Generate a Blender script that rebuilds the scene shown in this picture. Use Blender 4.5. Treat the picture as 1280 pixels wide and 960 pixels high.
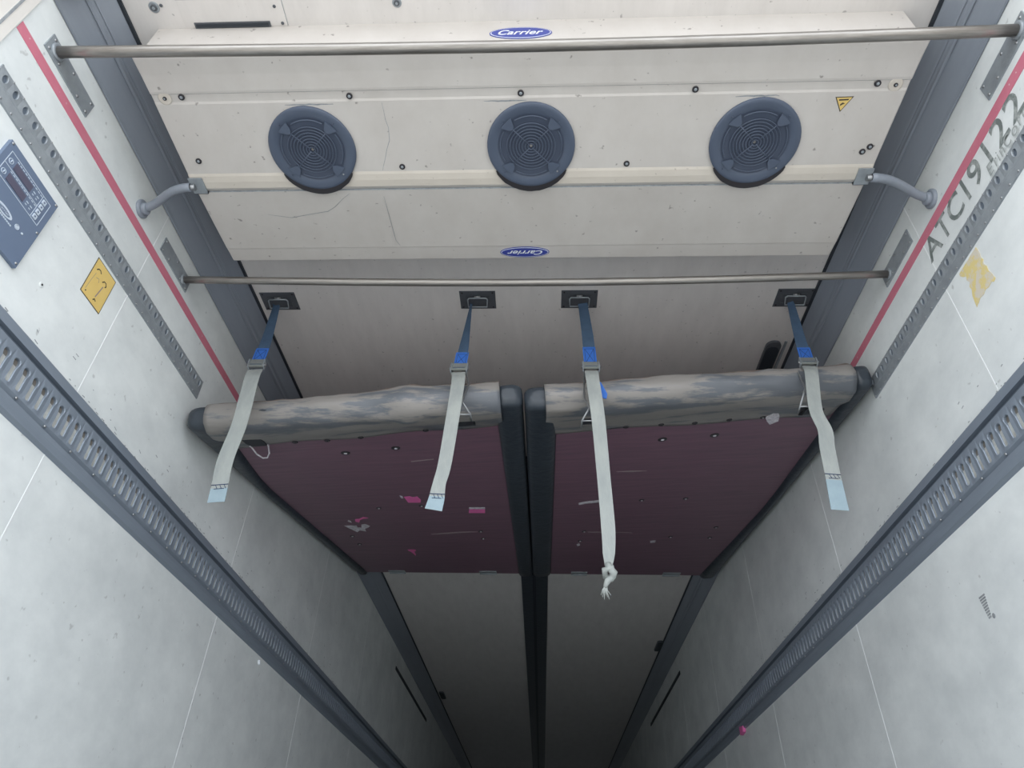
import bpy, bmesh, math, random
from math import sin, cos, pi, radians
from mathutils import Vector, Matrix, noise
random.seed(7)
C = bpy.context.scene.collection
for o in list(bpy.data.objects): bpy.data.objects.remove(o)

# ---------------------------------------------------------------- camera, world, exposure
FZ = 0.62            # camera height above the trailer floor
XL, XR, H = -1.274, 1.186, 2.0   # walls and ceiling relative to the camera
CX = (XL + XR) / 2
def V(x, y, z): return Vector((x, z, y + FZ))   # x right, y up from camera height, z depth
cam = bpy.data.cameras.new('camera'); co = bpy.data.objects.new('camera', cam); C.objects.link(co)
cam.sensor_width = 36; cam.lens = 36 * 857.94 / 1280; cam.clip_start = .02
pit, yaw, rol = 0.66278, -0.054102, 0.031717
f = Vector((sin(yaw)*cos(pit), cos(yaw)*cos(pit), sin(pit)))
r = Vector((cos(yaw), -sin(yaw), 0)); u = r.cross(f)
r2 = r*cos(rol) + u*sin(rol); u2 = -r*sin(rol) + u*cos(rol)
M = Matrix((( r2.x, u2.x, -f.x, 0), (r2.y, u2.y, -f.y, 0), (r2.z, u2.z, -f.z, FZ), (0, 0, 0, 1)))
co.matrix_world = M
bpy.context.scene.camera = co
w = bpy.data.worlds.new('overcast'); bpy.context.scene.world = w; w.use_nodes = True
bg = w.node_tree.nodes['Background']; bg.inputs[0].default_value = (.89, .935, 1.0, 1); bg.inputs[1].default_value = 1.0
vs = bpy.context.scene.view_settings
vs.view_transform = 'Standard'; vs.look = 'None'; vs.gamma = 1; vs.use_curve_mapping = False
vs.exposure = 2.0
pl = bpy.data.lights.new('door_portal', 'AREA'); pl.shape = 'RECTANGLE'; pl.size = 2.5; pl.size_y = 2.66
pl.cycles.is_portal = True
po = bpy.data.objects.new('door_portal', pl); C.objects.link(po)
po.location = (CX, .43, 1.31); po.rotation_euler = (radians(90), 0, 0)

# ---------------------------------------------------------------- materials
def lin(c):
    return tuple(((v/255)/12.92 if v <= 10 else (((v/255)+.055)/1.055)**2.4) for v in c) + (1,)
def mat(name, col, rough=.6, metal=0, col2=None, scale=8, stretch=(1,1,1), amount=.5, bump=0, bscale=60, spots=0, spotcol=(60,58,58), detail=6, lo=.35, hi=.7, spotscale=70):
    m = bpy.data.materials.new(name); m.use_nodes = True
    nt = m.node_tree; N = nt.nodes; L = nt.links; b = N['Principled BSDF']
    b.inputs['Roughness'].default_value = rough; b.inputs['Metallic'].default_value = metal
    b.inputs['Base Color'].default_value = lin(col)
    tc = N.new('ShaderNodeTexCoord'); mp = N.new('ShaderNodeMapping'); mp.inputs['Scale'].default_value = stretch
    L.new(tc.outputs['Object'], mp.inputs[0])
    last = None
    if col2:
        n = N.new('ShaderNodeTexNoise'); n.inputs['Scale'].default_value = scale; n.inputs['Detail'].default_value = detail
        n.inputs['Roughness'].default_value = .65
        L.new(mp.outputs[0], n.inputs[0])
        cr = N.new('ShaderNodeValToRGB'); cr.color_ramp.elements[0].position = lo; cr.color_ramp.elements[1].position = hi
        cr.color_ramp.elements[0].color = (0,0,0,1); cr.color_ramp.elements[1].color = (amount,)*3 + (1,)
        L.new(n.outputs[0], cr.inputs[0])
        mx = N.new('ShaderNodeMix'); mx.data_type = 'RGBA'
        mx.inputs[6].default_value = lin(col); mx.inputs[7].default_value = lin(col2)
        L.new(cr.outputs[0], mx.inputs[0]); last = mx.outputs[2]
    if spots:
        n = N.new('ShaderNodeTexNoise'); n.inputs['Scale'].default_value = spotscale; n.inputs['Detail'].default_value = 2
        L.new(tc.outputs['Object'], n.inputs[0])
        cr = N.new('ShaderNodeValToRGB'); cr.color_ramp.elements[0].position = .70; cr.color_ramp.elements[1].position = .76
        cr.color_ramp.elements[0].color = (0,0,0,1); cr.color_ramp.elements[1].color = (spots,)*3 + (1,)
        L.new(n.outputs[0], cr.inputs[0])
        mx = N.new('ShaderNodeMix'); mx.data_type = 'RGBA'
        if last: L.new(last, mx.inputs[6])
        else: mx.inputs[6].default_value = lin(col)
        mx.inputs[7].default_value = lin(spotcol)
        L.new(cr.outputs[0], mx.inputs[0]); last = mx.outputs[2]
    if last: L.new(last, b.inputs['Base Color'])
    if bump:
        n = N.new('ShaderNodeTexNoise'); n.inputs['Scale'].default_value = bscale; n.inputs['Detail'].default_value = 5
        L.new(mp.outputs[0], n.inputs[0])
        bp = N.new('ShaderNodeBump'); bp.inputs['Strength'].default_value = bump; bp.inputs['Distance'].default_value = .004
        L.new(n.outputs[0], bp.inputs['Height']); L.new(bp.outputs[0], b.inputs['Normal'])
    return m
mWall = mat('wall_panel', (232,236,235), .5, col2=(196,201,202), scale=3.5, stretch=(1,1,1.4), amount=.6, bump=.12, bscale=45, spots=.35, spotcol=(130,130,128), spotscale=38)
mCeil = mat('ceiling_panel', (220,216,213), .5, col2=(203,199,196), scale=5, stretch=(3,.8,1), amount=.6, bump=.06, bscale=40, spots=.4, spotscale=60)
mUnit = mat('cover_plastic', (204,199,194), .42, col2=(191,185,179), scale=6, stretch=(1.5,1,1), amount=.6, bump=.05, bscale=30, spots=.6, spotcol=(95,88,84), spotscale=46)
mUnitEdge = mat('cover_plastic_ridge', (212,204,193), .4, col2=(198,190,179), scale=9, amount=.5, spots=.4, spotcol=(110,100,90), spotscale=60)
mCove = mat('cove_plastic', (142,149,159), .36, col2=(128,135,146), scale=4, stretch=(4,.4,4), amount=.6)
mDark = mat('dark_seal', (44,50,58), .6)
mBlackTab = mat('rubber_tab', (38,40,46), .6)
mRail = mat('anodised_rail', (138,148,160), .40, .2, col2=(122,132,144), scale=6, stretch=(3,.4,3), amount=.6)
mRailD = mat('rail_groove', (98,108,120), .5, .2)
mGalv = mat('galvanised_steel', (160,167,172), .42, .3, col2=(136,142,149), scale=28, amount=.7, bump=.05)
mBack = mat('rail_channel_back', (206,208,204), .35, .2, col2=(150,145,138), scale=25, amount=.7)  # lower slot backs, painted bright for light reflected inside the slots
mBackD = mat('rail_channel_shade', (118,112,104), .6, col2=(92,90,86), scale=25, amount=.7)  # upper slot backs, shade painted in as a darker brown
mBuck = mat('buckle_steel', (150,154,150), .45, .35, col2=(126,130,128), scale=40, amount=.6)
mBar = mat('steel_tube', (158,154,149), .33, .75, col2=(116,111,106), scale=30, stretch=(.3,4,4), amount=.7)
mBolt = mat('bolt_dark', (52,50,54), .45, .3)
mBoltL = mat('bolt_steel', (160,162,164), .3, .8)
mRed = mat('red_paint', (202,114,134), .5, col2=(208,138,150), scale=16, amount=.4, spots=.8, spotcol=(225,215,215), spotscale=60)
mFan = mat('fan_plastic', (78,88,106), .4, col2=(85,95,113), scale=6, amount=.4)
mFanD = mat('fan_plastic_recess', (68,77,95), .5)
mBlue = mat('badge_blue', (60,72,152), .35)
mWhite = mat('badge_white', (232,236,242), .4)
mBurg = mat('film_faced_plywood', (124,93,107), .45, col2=(100,78,92), scale=7, stretch=(.6,7,1), amount=.8, bump=.04, bscale=20)
mVinyl = mat('black_vinyl', (54,61,69), .38, col2=(44,50,57), scale=12, amount=.6, bump=.7, bscale=30)
mTarp = mat('grey_curtain_vinyl', (132,128,124), .4, col2=(86,92,100), scale=2.3, stretch=(1.0,6,6), amount=.85, bump=.3, bscale=14, lo=.50, hi=.56)
mTarpT = mat('curtain_top_dirt', (122,106,97), .6, col2=(106,94,87), scale=8, amount=.6)
mWebB = mat('webbing_blue', (72,96,122), .75, col2=(60,80,104), scale=30, amount=.6, bump=.2, bscale=200)
mWebL = mat('webbing_label', (52,106,190), .6)
mWebW = mat('webbing_faded', (156,160,156), .8, col2=(126,132,132), scale=20, stretch=(1,1,.3), amount=.7, bump=.25, bscale=220)
mWebC = mat('webbing_end', (142,160,168), .8, col2=(126,145,155), scale=24, amount=.6)
mThread = mat('stitching', (40,56,92), .8)
mPlateD = mat('anchor_plate', (94,98,104), .5, .2, col2=(78,81,86), scale=18, amount=.7)
mYel = mat('yellow_sticker', (230,200,122), .5, col2=(222,188,110), scale=20, amount=.5)
mYelW = mat('worn_yellow_sticker', (222,204,140), .7, col2=(214,206,190), scale=34, amount=1, lo=.45, hi=.55)
mPrint = mat('panel_print', (196,206,218), .5)
mInk = mat('ink', (70,62,52), .6)
mPanelC = mat('control_panel_face', (104,119,142), .4, col2=(96,110,132), scale=5, amount=.4)
mDisp = mat('display_window', (86,84,102), .3)
mLet = mat('faded_lettering', (112,120,118), .7, col2=(176,180,178), scale=30, amount=.8, lo=.45, hi=.62)
mLetB = mat('faded_lettering_small', (150,156,154), .7, col2=(180,184,182), scale=40, amount=.7)
mPink = mat('pink_sticker', (232,112,176), .5)
mPale = mat('pale_paper', (226,222,228), .7, col2=(150,146,152), scale=60, amount=.9)
mScr = mat('bare_scratch', (146,132,134), .7)
mFloor = mat('floor_alu', (176,178,178), .5, .1, col2=(150,152,152), scale=6, amount=.6)
mGround = mat('yard_concrete', (186,184,178), .9, col2=(168,166,160), scale=1.2, amount=.7)
mFrame = mat('door_frame_lining', (222,218,212), .5, col2=(208,204,198), scale=6, amount=.5)
mBead = mat('seam_bead', (238,240,240), .5)
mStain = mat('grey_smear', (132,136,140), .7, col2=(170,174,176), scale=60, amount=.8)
mOutside = mat('outer_skin', (214,216,218), .4)

# ---------------------------------------------------------------- mesh helpers
class MB:
    def __init__(s): s.bm = bmesh.new(); s.mats = []
    def mi(s, m):
        if m not in s.mats: s.mats.append(m)
        return s.mats.index(m)
    def face(s, pts, m, smooth=False):
        vs_ = [s.bm.verts.new(p) for p in pts]
        f_ = s.bm.faces.new(vs_); f_.material_index = s.mi(m); f_.smooth = smooth; return f_
    def box(s, a, b, m):    # two opposite corners (Vectors)
        x0,x1 = sorted((a.x,b.x)); y0,y1 = sorted((a.y,b.y)); z0,z1 = sorted((a.z,b.z))
        v = [s.bm.verts.new((x,y,z)) for x in (x0,x1) for y in (y0,y1) for z in (z0,z1)]
        for q in ((0,1,3,2),(4,6,7,5),(0,4,5,1),(2,3,7,6),(0,2,6,4),(1,5,7,3)):
            f_ = s.bm.faces.new([v[i] for i in q]); f_.material_index = s.mi(m)
    def grid(s, rows, m, smooth=True, close=False, matf=None):
        vr = [[s.bm.verts.new(p) for p in rw] for rw in rows]
        n = len(rows[0]); k = s.mi(m)
        for i in range(len(vr)-1):
            for j in range(n if close else n-1):
                a,b = vr[i][j], vr[i][(j+1)%n]; c,d = vr[i+1][(j+1)%n], vr[i+1][j]
                try:
                    f_ = s.bm.faces.new((a,b,c,d)); f_.smooth = smooth
                    f_.material_index = s.mi(matf(i,j)) if matf else k
                except ValueError: pass
        return vr
    def cap(s, ring, m):
        try:
            f_ = s.bm.faces.new(ring); f_.material_index = s.mi(m)
        except ValueError: pass
    def tube(s, pts, rad, m, seg=10, caps=True):
        pts = [Vector(p) for p in pts]; rows = []; prev = None
        for i,p in enumerate(pts):
            t = (pts[min(i+1,len(pts)-1)] - pts[max(i-1,0)]).normalized()
            a = prev if prev else (Vector((0,0,1)) if abs(t.z) < .9 else Vector((1,0,0)))
            b = t.cross(a).normalized(); a = b.cross(t).normalized(); prev = a
            rr = rad[i] if isinstance(rad,(list,tuple)) else rad
            rows.append([p + (a*cos(2*pi*k/seg) + b*sin(2*pi*k/seg))*rr for k in range(seg)])
        vr = s.grid(rows, m, close=True)
        if caps: s.cap(vr[0][::-1], m); s.cap(vr[-1], m)
    def disc(s, c, n, rad, h, m, seg=16, rx=None, dome=False, ax=None):
        # short cylinder from c along n
        n = n.normalized(); a = ax if ax else n.orthogonal().normalized(); b = n.cross(a).normalized(); rx = rx or rad
        prof = [(1,0),(1,h*.7),(.85,h)] if not dome else [(1,0),(.92,h*.5),(.6,h*.85),(.25,h)]
        vr = s.grid([[c + n*hh + (a*cos(2*pi*k/seg)*rx + b*sin(2*pi*k/seg)*rad)*q for k in range(seg)] for q,hh in prof], m, close=True)
        s.cap(vr[-1], m)
    def torus(s, c, n, R, rr, m, seg=28, sec=6, a0=0, a1=2*pi, ax=None):
        n = n.normalized(); a = ax if ax else n.orthogonal().normalized(); b = n.cross(a).normalized()
        full = abs(a1-a0-2*pi) < 1e-4; cnt = seg if full else seg+1
        rows = []
        for i in range(cnt):
            t = a0+(a1-a0)*i/seg; d = a*cos(t)+b*sin(t)
            rows.append([c + d*(R+rr*cos(2*pi*k/sec)) + n*rr*sin(2*pi*k/sec) for k in range(sec)])
        if full: rows.append(rows[0])
        s.grid(rows, m, close=True)
    def prism(s, pts, off, m):   # polygon extruded by vector off
        a = [s.bm.verts.new(p) for p in pts]; b = [s.bm.verts.new(Vector(p)+off) for p in pts]; k = s.mi(m); n = len(pts)
        for q in (a[::-1], b): s.bm.faces.new(q).material_index = k
        for i in range(n): s.bm.faces.new((a[i],a[(i+1)%n],b[(i+1)%n],b[i])).material_index = k
    def obj(s, name, parent=None, loc=None, weld=False, normals=True):
        if weld: bmesh.ops.remove_doubles(s.bm, verts=s.bm.verts, dist=1e-5)
        if normals: bmesh.ops.recalc_face_normals(s.bm, faces=s.bm.faces)
        me = bpy.data.meshes.new(name)
        base = Vector(loc) if loc is not None else Vector((0,0,0))
        if parent is not None: base = Vector(parent['org'])
        if base.length: bmesh.ops.translate(s.bm, verts=s.bm.verts, vec=-base)
        s.bm.to_mesh(me); s.bm.free()
        for m in s.mats: me.materials.append(m)
        o = bpy.data.objects.new(name, me); C.objects.link(o)
        if parent is not None:
            o.parent = parent; o['org'] = parent['org']
        else:
            o.location = base; o['org'] = tuple(base)
        return o
def empty(name, loc):
    o = bpy.data.objects.new(name, None); C.objects.link(o); o.location = loc; o['org'] = tuple(loc); o.empty_display_size = .1
    return o
def tag(o, label, cat, group=None, kind=None):
    o['label'] = label; o['category'] = cat
    if group: o['group'] = group
    if kind: o['kind'] = kind
    return o
def struct(o): o['kind'] = 'structure'; return o
def text_into(mb, s, origin, lx, ly, size, m, shear=0, off=0, spacing=1, depth=.0006, width=None):
    cu = bpy.data.curves.new('t', 'FONT'); cu.body = s; cu.size = 1; cu.shear = shear; cu.offset = off; cu.space_character = spacing
    cu.resolution_u = 4
    to = bpy.data.objects.new('t', cu); C.objects.link(to)
    dg = bpy.context.evaluated_depsgraph_get(); me = to.evaluated_get(dg).to_mesh()
    vsx = [v.co.x for v in me.vertices]; x0, x1 = min(vsx), max(vsx); sx = size if width is None else width/(x1-x0)
    lz = lx.cross(ly).normalized(); vm = [mb.bm.verts.new(origin + lx*((v.co.x-x0)*sx) + ly*(v.co.y*size) + lz*depth) for v in me.vertices]
    k = mb.mi(m)
    for p in me.polygons:
        try: mb.bm.faces.new([vm[i] for i in p.vertices]).material_index = k
        except ValueError: pass
    to.to_mesh_clear() if False else None
    bpy.data.objects.remove(to)

# ---------------------------------------------------------------- room shell
ZR, ZF = .45, 14.2     # rear door frame and front wall
def shell(name, a, b, m):
    mb = MB(); mb.box(a, b, m); return mb
mb = shell('floor', V(XL-.08,-FZ-.12,ZR), V(XR+.08,-FZ,ZF+.08), mFloor)
for i in range(48):
    x = XL+.03+i*.0505; mb.box(V(x,-FZ,ZR+.3), V(x+.012,-FZ+.008,ZF), mFloor)
struct(mb.obj('floor'))
mb = shell('ceiling', V(XL-.08,H,ZR), V(XR+.08,H+.08,ZF+.08), mCeil)
ce = struct(mb.obj('ceiling'))
def wall(side, x, s):
    mb = MB(); mb.box(V(x,-FZ,ZR), V(x+s*.08,H,ZF), mWall)
    # fine vertical seam beads
    z = 1.457
    while z < ZF:
        mb.box(V(x-s*.0007,-FZ+.02,z-.0014), V(x,1.872,z+.0014), mBead); z += 1.186
    return struct(mb.obj('wall_'+side))
wall('left', XL, -1); wall('right', XR, 1)
struct(shell('wall_front', V(XL,-FZ,ZF), V(XR,H,ZF+.08), mWall).obj('wall_front'))
# door frame lining at the open rear end
for n, x, s in (('trim_1', XL, 1), ('trim_2', XR, -1)):
    mb = MB(); mb.box(V(x,-FZ,ZR), V(x+s*.006,H-.002,.732), mFrame)
    mb.box(V(x+s*.006,-FZ,.700), V(x+s*.008,H-.002,.706), mStain)
    mb.box(V(x,-FZ-.1,ZR-.05), V(x-s*.10,H+.1,ZR), mFrame)
    struct(mb.obj(n))
mb = MB(); mb.box(V(XL-.1,H+.001,ZR-.05), V(XR+.1,H+.14,ZR), mFrame); struct(mb.obj('trim_3'))
mb = MB(); mb.box(V(XL-.1,-FZ-.14,ZR-.05), V(XR+.1,-FZ-.01,ZR), mFrame); struct(mb.obj('trim_4'))
# cove profiles between the walls and the ceiling
def cove(name, x, s):
    prof = [(0,1.868),(.006,1.870),(.010,1.878),(.046,1.930),(.049,1.926),(.054,1.930),(.056,1.938),(.060,1.944),(.062,1.942),(.066,1.947),(.092,1.992),(.094,2.0)]
    prof = [(0,1.866)] + prof
    mb = MB()
    zs = [.74, 1.4, 2.4, 4, 6, 9, ZF]
    mb.grid([[V(x+s*d, y, z) for d, y in prof] for z in zs], mCove, smooth=False)
    mb.box(V(x,1.868,.735), V(x+s*.094,2.0,.74), mCove)
    mb.box(V(x+s*.093,1.993,.74), V(x+s*.103,2.0,ZF), mDark)
    return struct(mb.obj(name))
cove('trim_5', XL, 1); cove('trim_6', XR, -1)
# centre track for the hanging partitions, along the ceiling
mb = MB()
mb.box(V(-.150,1.988,3.2), V(.046,2.0,ZF), mVinyl)
for a,b,y in ((-.066,-.060,1.984),(-.050,-.044,1.984),(-.058,-.052,1.978)): mb.box(V(a,y,3.2), V(b,1.99,ZF), mDark)
tag(mb.obj('ceiling_track'), 'dark double track running down the centre of the ceiling beyond the hanging partitions', 'track')
# yard outside
mb = MB(); mb.box(Vector((-30,-40,-1.35)), Vector((30,30,-1.2)), mGround); o = struct(mb.obj('ground'))

# red load line painted on each wall
for s,x,nm in ((1,XL,'left'),(-1,XR,'right')):
    mb = MB(); mb.box(V(x,1.680,.738), V(x+s*.0012,1.713,3.0), mRed)
    tag(mb.obj('red_stripe', loc=V(x,1.69,.75)), 'thin red painted load line along the %s wall%s' % (nm, ', above the faded black lettering' if nm=='right' else ', below the small steel bar brackets'), 'stripe', 'painted load lines')

# ---------------------------------------------------------------- wall rails
def strip_holes(mb, x, s, y0, y1, zs0, pitch, n, outline, m, depth, thick):
    """a strip in the wall plane with one hole per pitch; outline = [(dz,y)] round the hole, star shaped about its centre"""
    cy = (min(p[1] for p in outline)+max(p[1] for p in outline))/2
    N = len(outline); hw = pitch/2
    for i in range(n):
        zc = zs0 + i*pitch; inner = []; outer = []
        for dz, y in outline:
            dy = y-cy; inner.append((zc+dz, y))
            t = min(hw/abs(dz) if abs(dz)>1e-9 else 1e9, ((y1-cy)/dy if dy>0 else (y0-cy)/dy) if abs(dy)>1e-9 else 1e9)
            outer.append((zc+dz*t, cy+dy*t))
        # make sure the cell corners are reached
        O = [V(x+s*thick, y, z) for z, y in outer]; I = [V(x+s*thick, y, z) for z, y in inner]; B = [V(x+s*(thick-depth), y, z) for z, y in inner]
        L = [V(x+s*(thick+.0016), cy+(y-cy)*1.06, zc+(z-zc)*1.14) for z, y in inner]
        vo = [mb.bm.verts.new(p) for p in O]; vl = [mb.bm.verts.new(p) for p in L]; vi = [mb.bm.verts.new(p) for p in I]; vb = [mb.bm.verts.new(p) for p in B]
        k = mb.mi(m)
        for j in range(N):
            q = (j+1)%N
            for A_, B_ in ((vo,vl),(vl,vi),(vi,vb)):
                f_ = mb.bm.faces.new((A_[j],A_[q],B_[q],B_[j])); f_.material_index = k
            # corner filler
            z0_, yy0 = outer[j]; z1_, yy1 = outer[q]
            if abs(z0_-z1_)>1e-6 and abs(yy0-yy1)>1e-6:
                cz = z0_ if abs(abs(z0_-zc)-hw)<1e-6 else z1_
                cyy = yy0 if (abs(yy0-y0)<1e-6 or abs(yy0-y1)<1e-6) else yy1
                cv = mb.bm.verts.new(V(x+s*thick, cyy, cz)); f_ = mb.bm.faces.new((vo[j],cv,vo[q])); f_.material_index = k
def rivets_glints(root, pts, s, rad):
    mb = MB(); mb.disc(pts[0], Vector((s,0,0)), rad, rad*.7, mBoltL, 8, dome=True); o = mb.obj('rivet_glint', root)
    for p in pts[1:]:
        c = o.copy(); C.objects.link(c); c.parent = root; c.location = o.location + (p-pts[0])
def upper_rail(x, s, label):
    root = empty('cargo_rail', V(x,1.526,.78)); tag(root, label, 'rail', 'upper perforated wall rails')
    mb = MB(); z0, z1 = .775, 1.985; th = .004
    ol = [(.0075*cos(a), 1.541+.0125*sin(a)) for a in [2*pi*k/14 for k in range(14)]]
    n = int((z1-z0)/.0403)
    strip_holes(mb, x, s, 1.520, 1.562, z0+.02, .0403, n, ol, mGalv, .0035, th)
    ze = z0+n*.0403-.0001
    mb.grid([[V(x,1.487,z),V(x+s*th,1.489,z),V(x+s*th,1.5195,z)] for z in (z0,ze)], mGalv, smooth=False)
    mb.grid([[V(x+s*th,1.5195,z),V(x+s*(th+.001),1.521,z),V(x+s*th,1.5225,z)] for z in (z0,ze)], mGalv, smooth=False)
    mb.grid([[V(x+s*th,1.562,z),V(x+s*th,1.564,z),V(x,1.566,z)] for z in (z0,ze)], mGalv, smooth=False)
    mb.box(V(x,1.487,ze),V(x+s*th,1.566,ze+.004),mGalv); mb.box(V(x,1.487,z0-.004),V(x+s*th,1.566,z0),mGalv)
    mb.box(V(x+s*.0002,1.522,z0), V(x+s*.0006,1.562,ze), mRailD)
    mb.obj('rail_plate', root)
    rivets_glints(root, [V(x+s*th,1.494,z0+.04+i*.0403) for i in range(n)], s, .0034)
    rivets_glints(root, [V(x+s*th,1.562,z0+.04+i*.0403) for i in range(n)], s, .0026)  # extra bead row standing in for the lit lips of the holes
    return root
upper_rail(XL, 1, 'short steel rail with a row of oval holes, upper left wall above the yellow sticker')
upper_rail(XR, -1, 'short steel rail with a row of oval holes, right wall below the faded lettering')
def lower_rail(x, s, label):
    root = empty('slotted_rail', V(x,1.0,.75)); tag(root, label, 'rail', 'long lower wall rails')
    z0, z1 = .740, ZF-.3
    mb = MB()
    top = [(0,1.104),(.014,1.101),(.015,1.096),(.015,1.074),(.004,1.071),(.003,1.066),(.010,1.062)]
    mb.grid([[V(x+s*d,y,z) for d,y in top] for z in (z0,3,6,z1)], mRail, smooth=False, matf=lambda i,j: mRailD if j in (3,4,5) else mRail)
    bot = [(.010,.966),(.003,.957),(.004,.953),(.015,.949),(.016,.935),(.012,.918),(0,.911)]
    mb.grid([[V(x+s*d,y,z) for d,y in bot] for z in (z0,3,6,z1)], mRail, smooth=False, matf=lambda i,j: mRailD if j in (1,2) else mRail)
    mb.box(V(x,.911,z0-.003), V(x+s*.015,1.104,z0), mRail)
    mb.obj('rail_profile', root)
    # keyhole slots
    ol = [(0,1.040),(.0052,1.0385),(.0083,1.034),(.0088,1.029),(.0078,1.023),(.0052,1.016),(.0050,1.000),(.0052,.985),(.0048,.979),(.002,.976),
          (-.002,.976),(-.0048,.979),(-.0052,.985),(-.0050,1.000),(-.0052,1.016),(-.0078,1.023),(-.0088,1.029),(-.0083,1.034),(-.0052,1.0385)]
    ol = [(a*(1.35 if b < 1.02 else 1.2), b) for a, b in ol]
    sb = MB(); n = int((9.5-z0)/.0392)
    strip_holes(sb, x, s, .966, 1.062, z0+.0196, .0392, n, ol, mRail, .008, .010)
    ze = z0+n*.0392
    sb.grid([[V(x+s*.010,y,z) for y in (.966,1.062)] for z in (ze,z1)], mRail, smooth=False)
    sb.obj('slotted_strip', root, normals=True)
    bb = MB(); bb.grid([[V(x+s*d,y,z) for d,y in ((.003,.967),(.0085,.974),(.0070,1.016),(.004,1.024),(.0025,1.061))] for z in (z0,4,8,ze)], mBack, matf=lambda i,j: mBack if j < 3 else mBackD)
    o = bb.obj('channel_back', root); o['label'] = 'pale metal channel behind the slots, its shaded top painted darker'
    rivets_glints(root, [V(x+s*.0095,.9615,.80+.1205*k) for k in range(58)], s, .0042)
    return root
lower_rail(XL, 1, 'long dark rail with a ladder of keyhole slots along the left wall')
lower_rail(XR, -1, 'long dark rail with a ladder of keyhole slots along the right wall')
# dark slits high on the far walls
for x,s,nm in ((XL,1,'left'),(XR,-1,'right')):
    mb = MB(); mb.box(V(x,1.694,6.2), V(x+s*.006,1.722,8.2), mDark); mb.box(V(x+s*.006,1.700,6.22), V(x+s*.009,1.716,8.18), mDark)
    tag(mb.obj('wall_strip', loc=V(x,1.7,6.2)), 'thin dark strip high on the far part of the %s wall' % nm, 'strip', 'dark strips on the far walls')

# ---------------------------------------------------------------- evaporator unit on the ceiling
s_slope = (1.833-1.786)/.38
def uy(z): return 1.833 - s_slope*(z-.90) if z <= 1.28 else 1.786 + (z-1.28)*.0686
unit = empty('evaporator_unit', V(CX,H,1.25))
tag(unit, 'wide cream ceiling evaporator unit with three round dark fan grilles', 'cooling unit')
UC = -.052
#  (z, y, half width)
sec = [(.893,2.0,1.050),(.892,1.92,1.050),(.892,1.848,1.052),(.890,1.846,1.062),(.885,1.842,1.066),(.884,1.836,1.068),(.889,1.831,1.067),(.898,1.8295,1.066),
       (.94,uy(.94)-.002,1.062),(.985,uy(.985)-.002,1.058),(.992,uy(.992)-.001,1.058),(.994,uy(.994)+.0015,1.057),(1.016,uy(1.016)+.0015,1.056),(1.022,uy(1.022)-.001,1.055),
       (1.235,uy(1.235)-.001,1.040),(1.243,uy(1.243)-.003,1.0395),(1.262,uy(1.262)-.004,1.038),(1.284,uy(1.28)-.0025,1.036),(1.296,uy(1.296)+.002,1.035),(1.299,uy(1.299)+.004,1.035),(1.302,uy(1.302)+.001,1.035),
       (1.42,uy(1.42),1.035),(1.545,uy(1.545),1.035),(1.550,uy(1.545)+.0015,1.035),(1.606,1.8115,1.035),(1.624,1.842,1.033),(1.632,1.88,1.03),(1.636,2.0,1.03)]
mb = MB()
def nx(hw): return [UC-hw]+[UC-hw+.004]+[UC+hw*t for t in [-.98+.098*k for k in range(1,20)]]+[UC+hw-.004, UC+hw]
rows = []
for z,y,hw in sec:
    rows.append([V(xx, y+(0 if 0<i<22 else .004 if y<1.99 else 0), z) for i,xx in enumerate(nx(hw))])
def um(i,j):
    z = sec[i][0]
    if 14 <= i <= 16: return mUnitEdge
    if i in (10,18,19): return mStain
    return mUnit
vr = mb.grid(rows, mUnit, smooth=False, matf=um)
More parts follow.
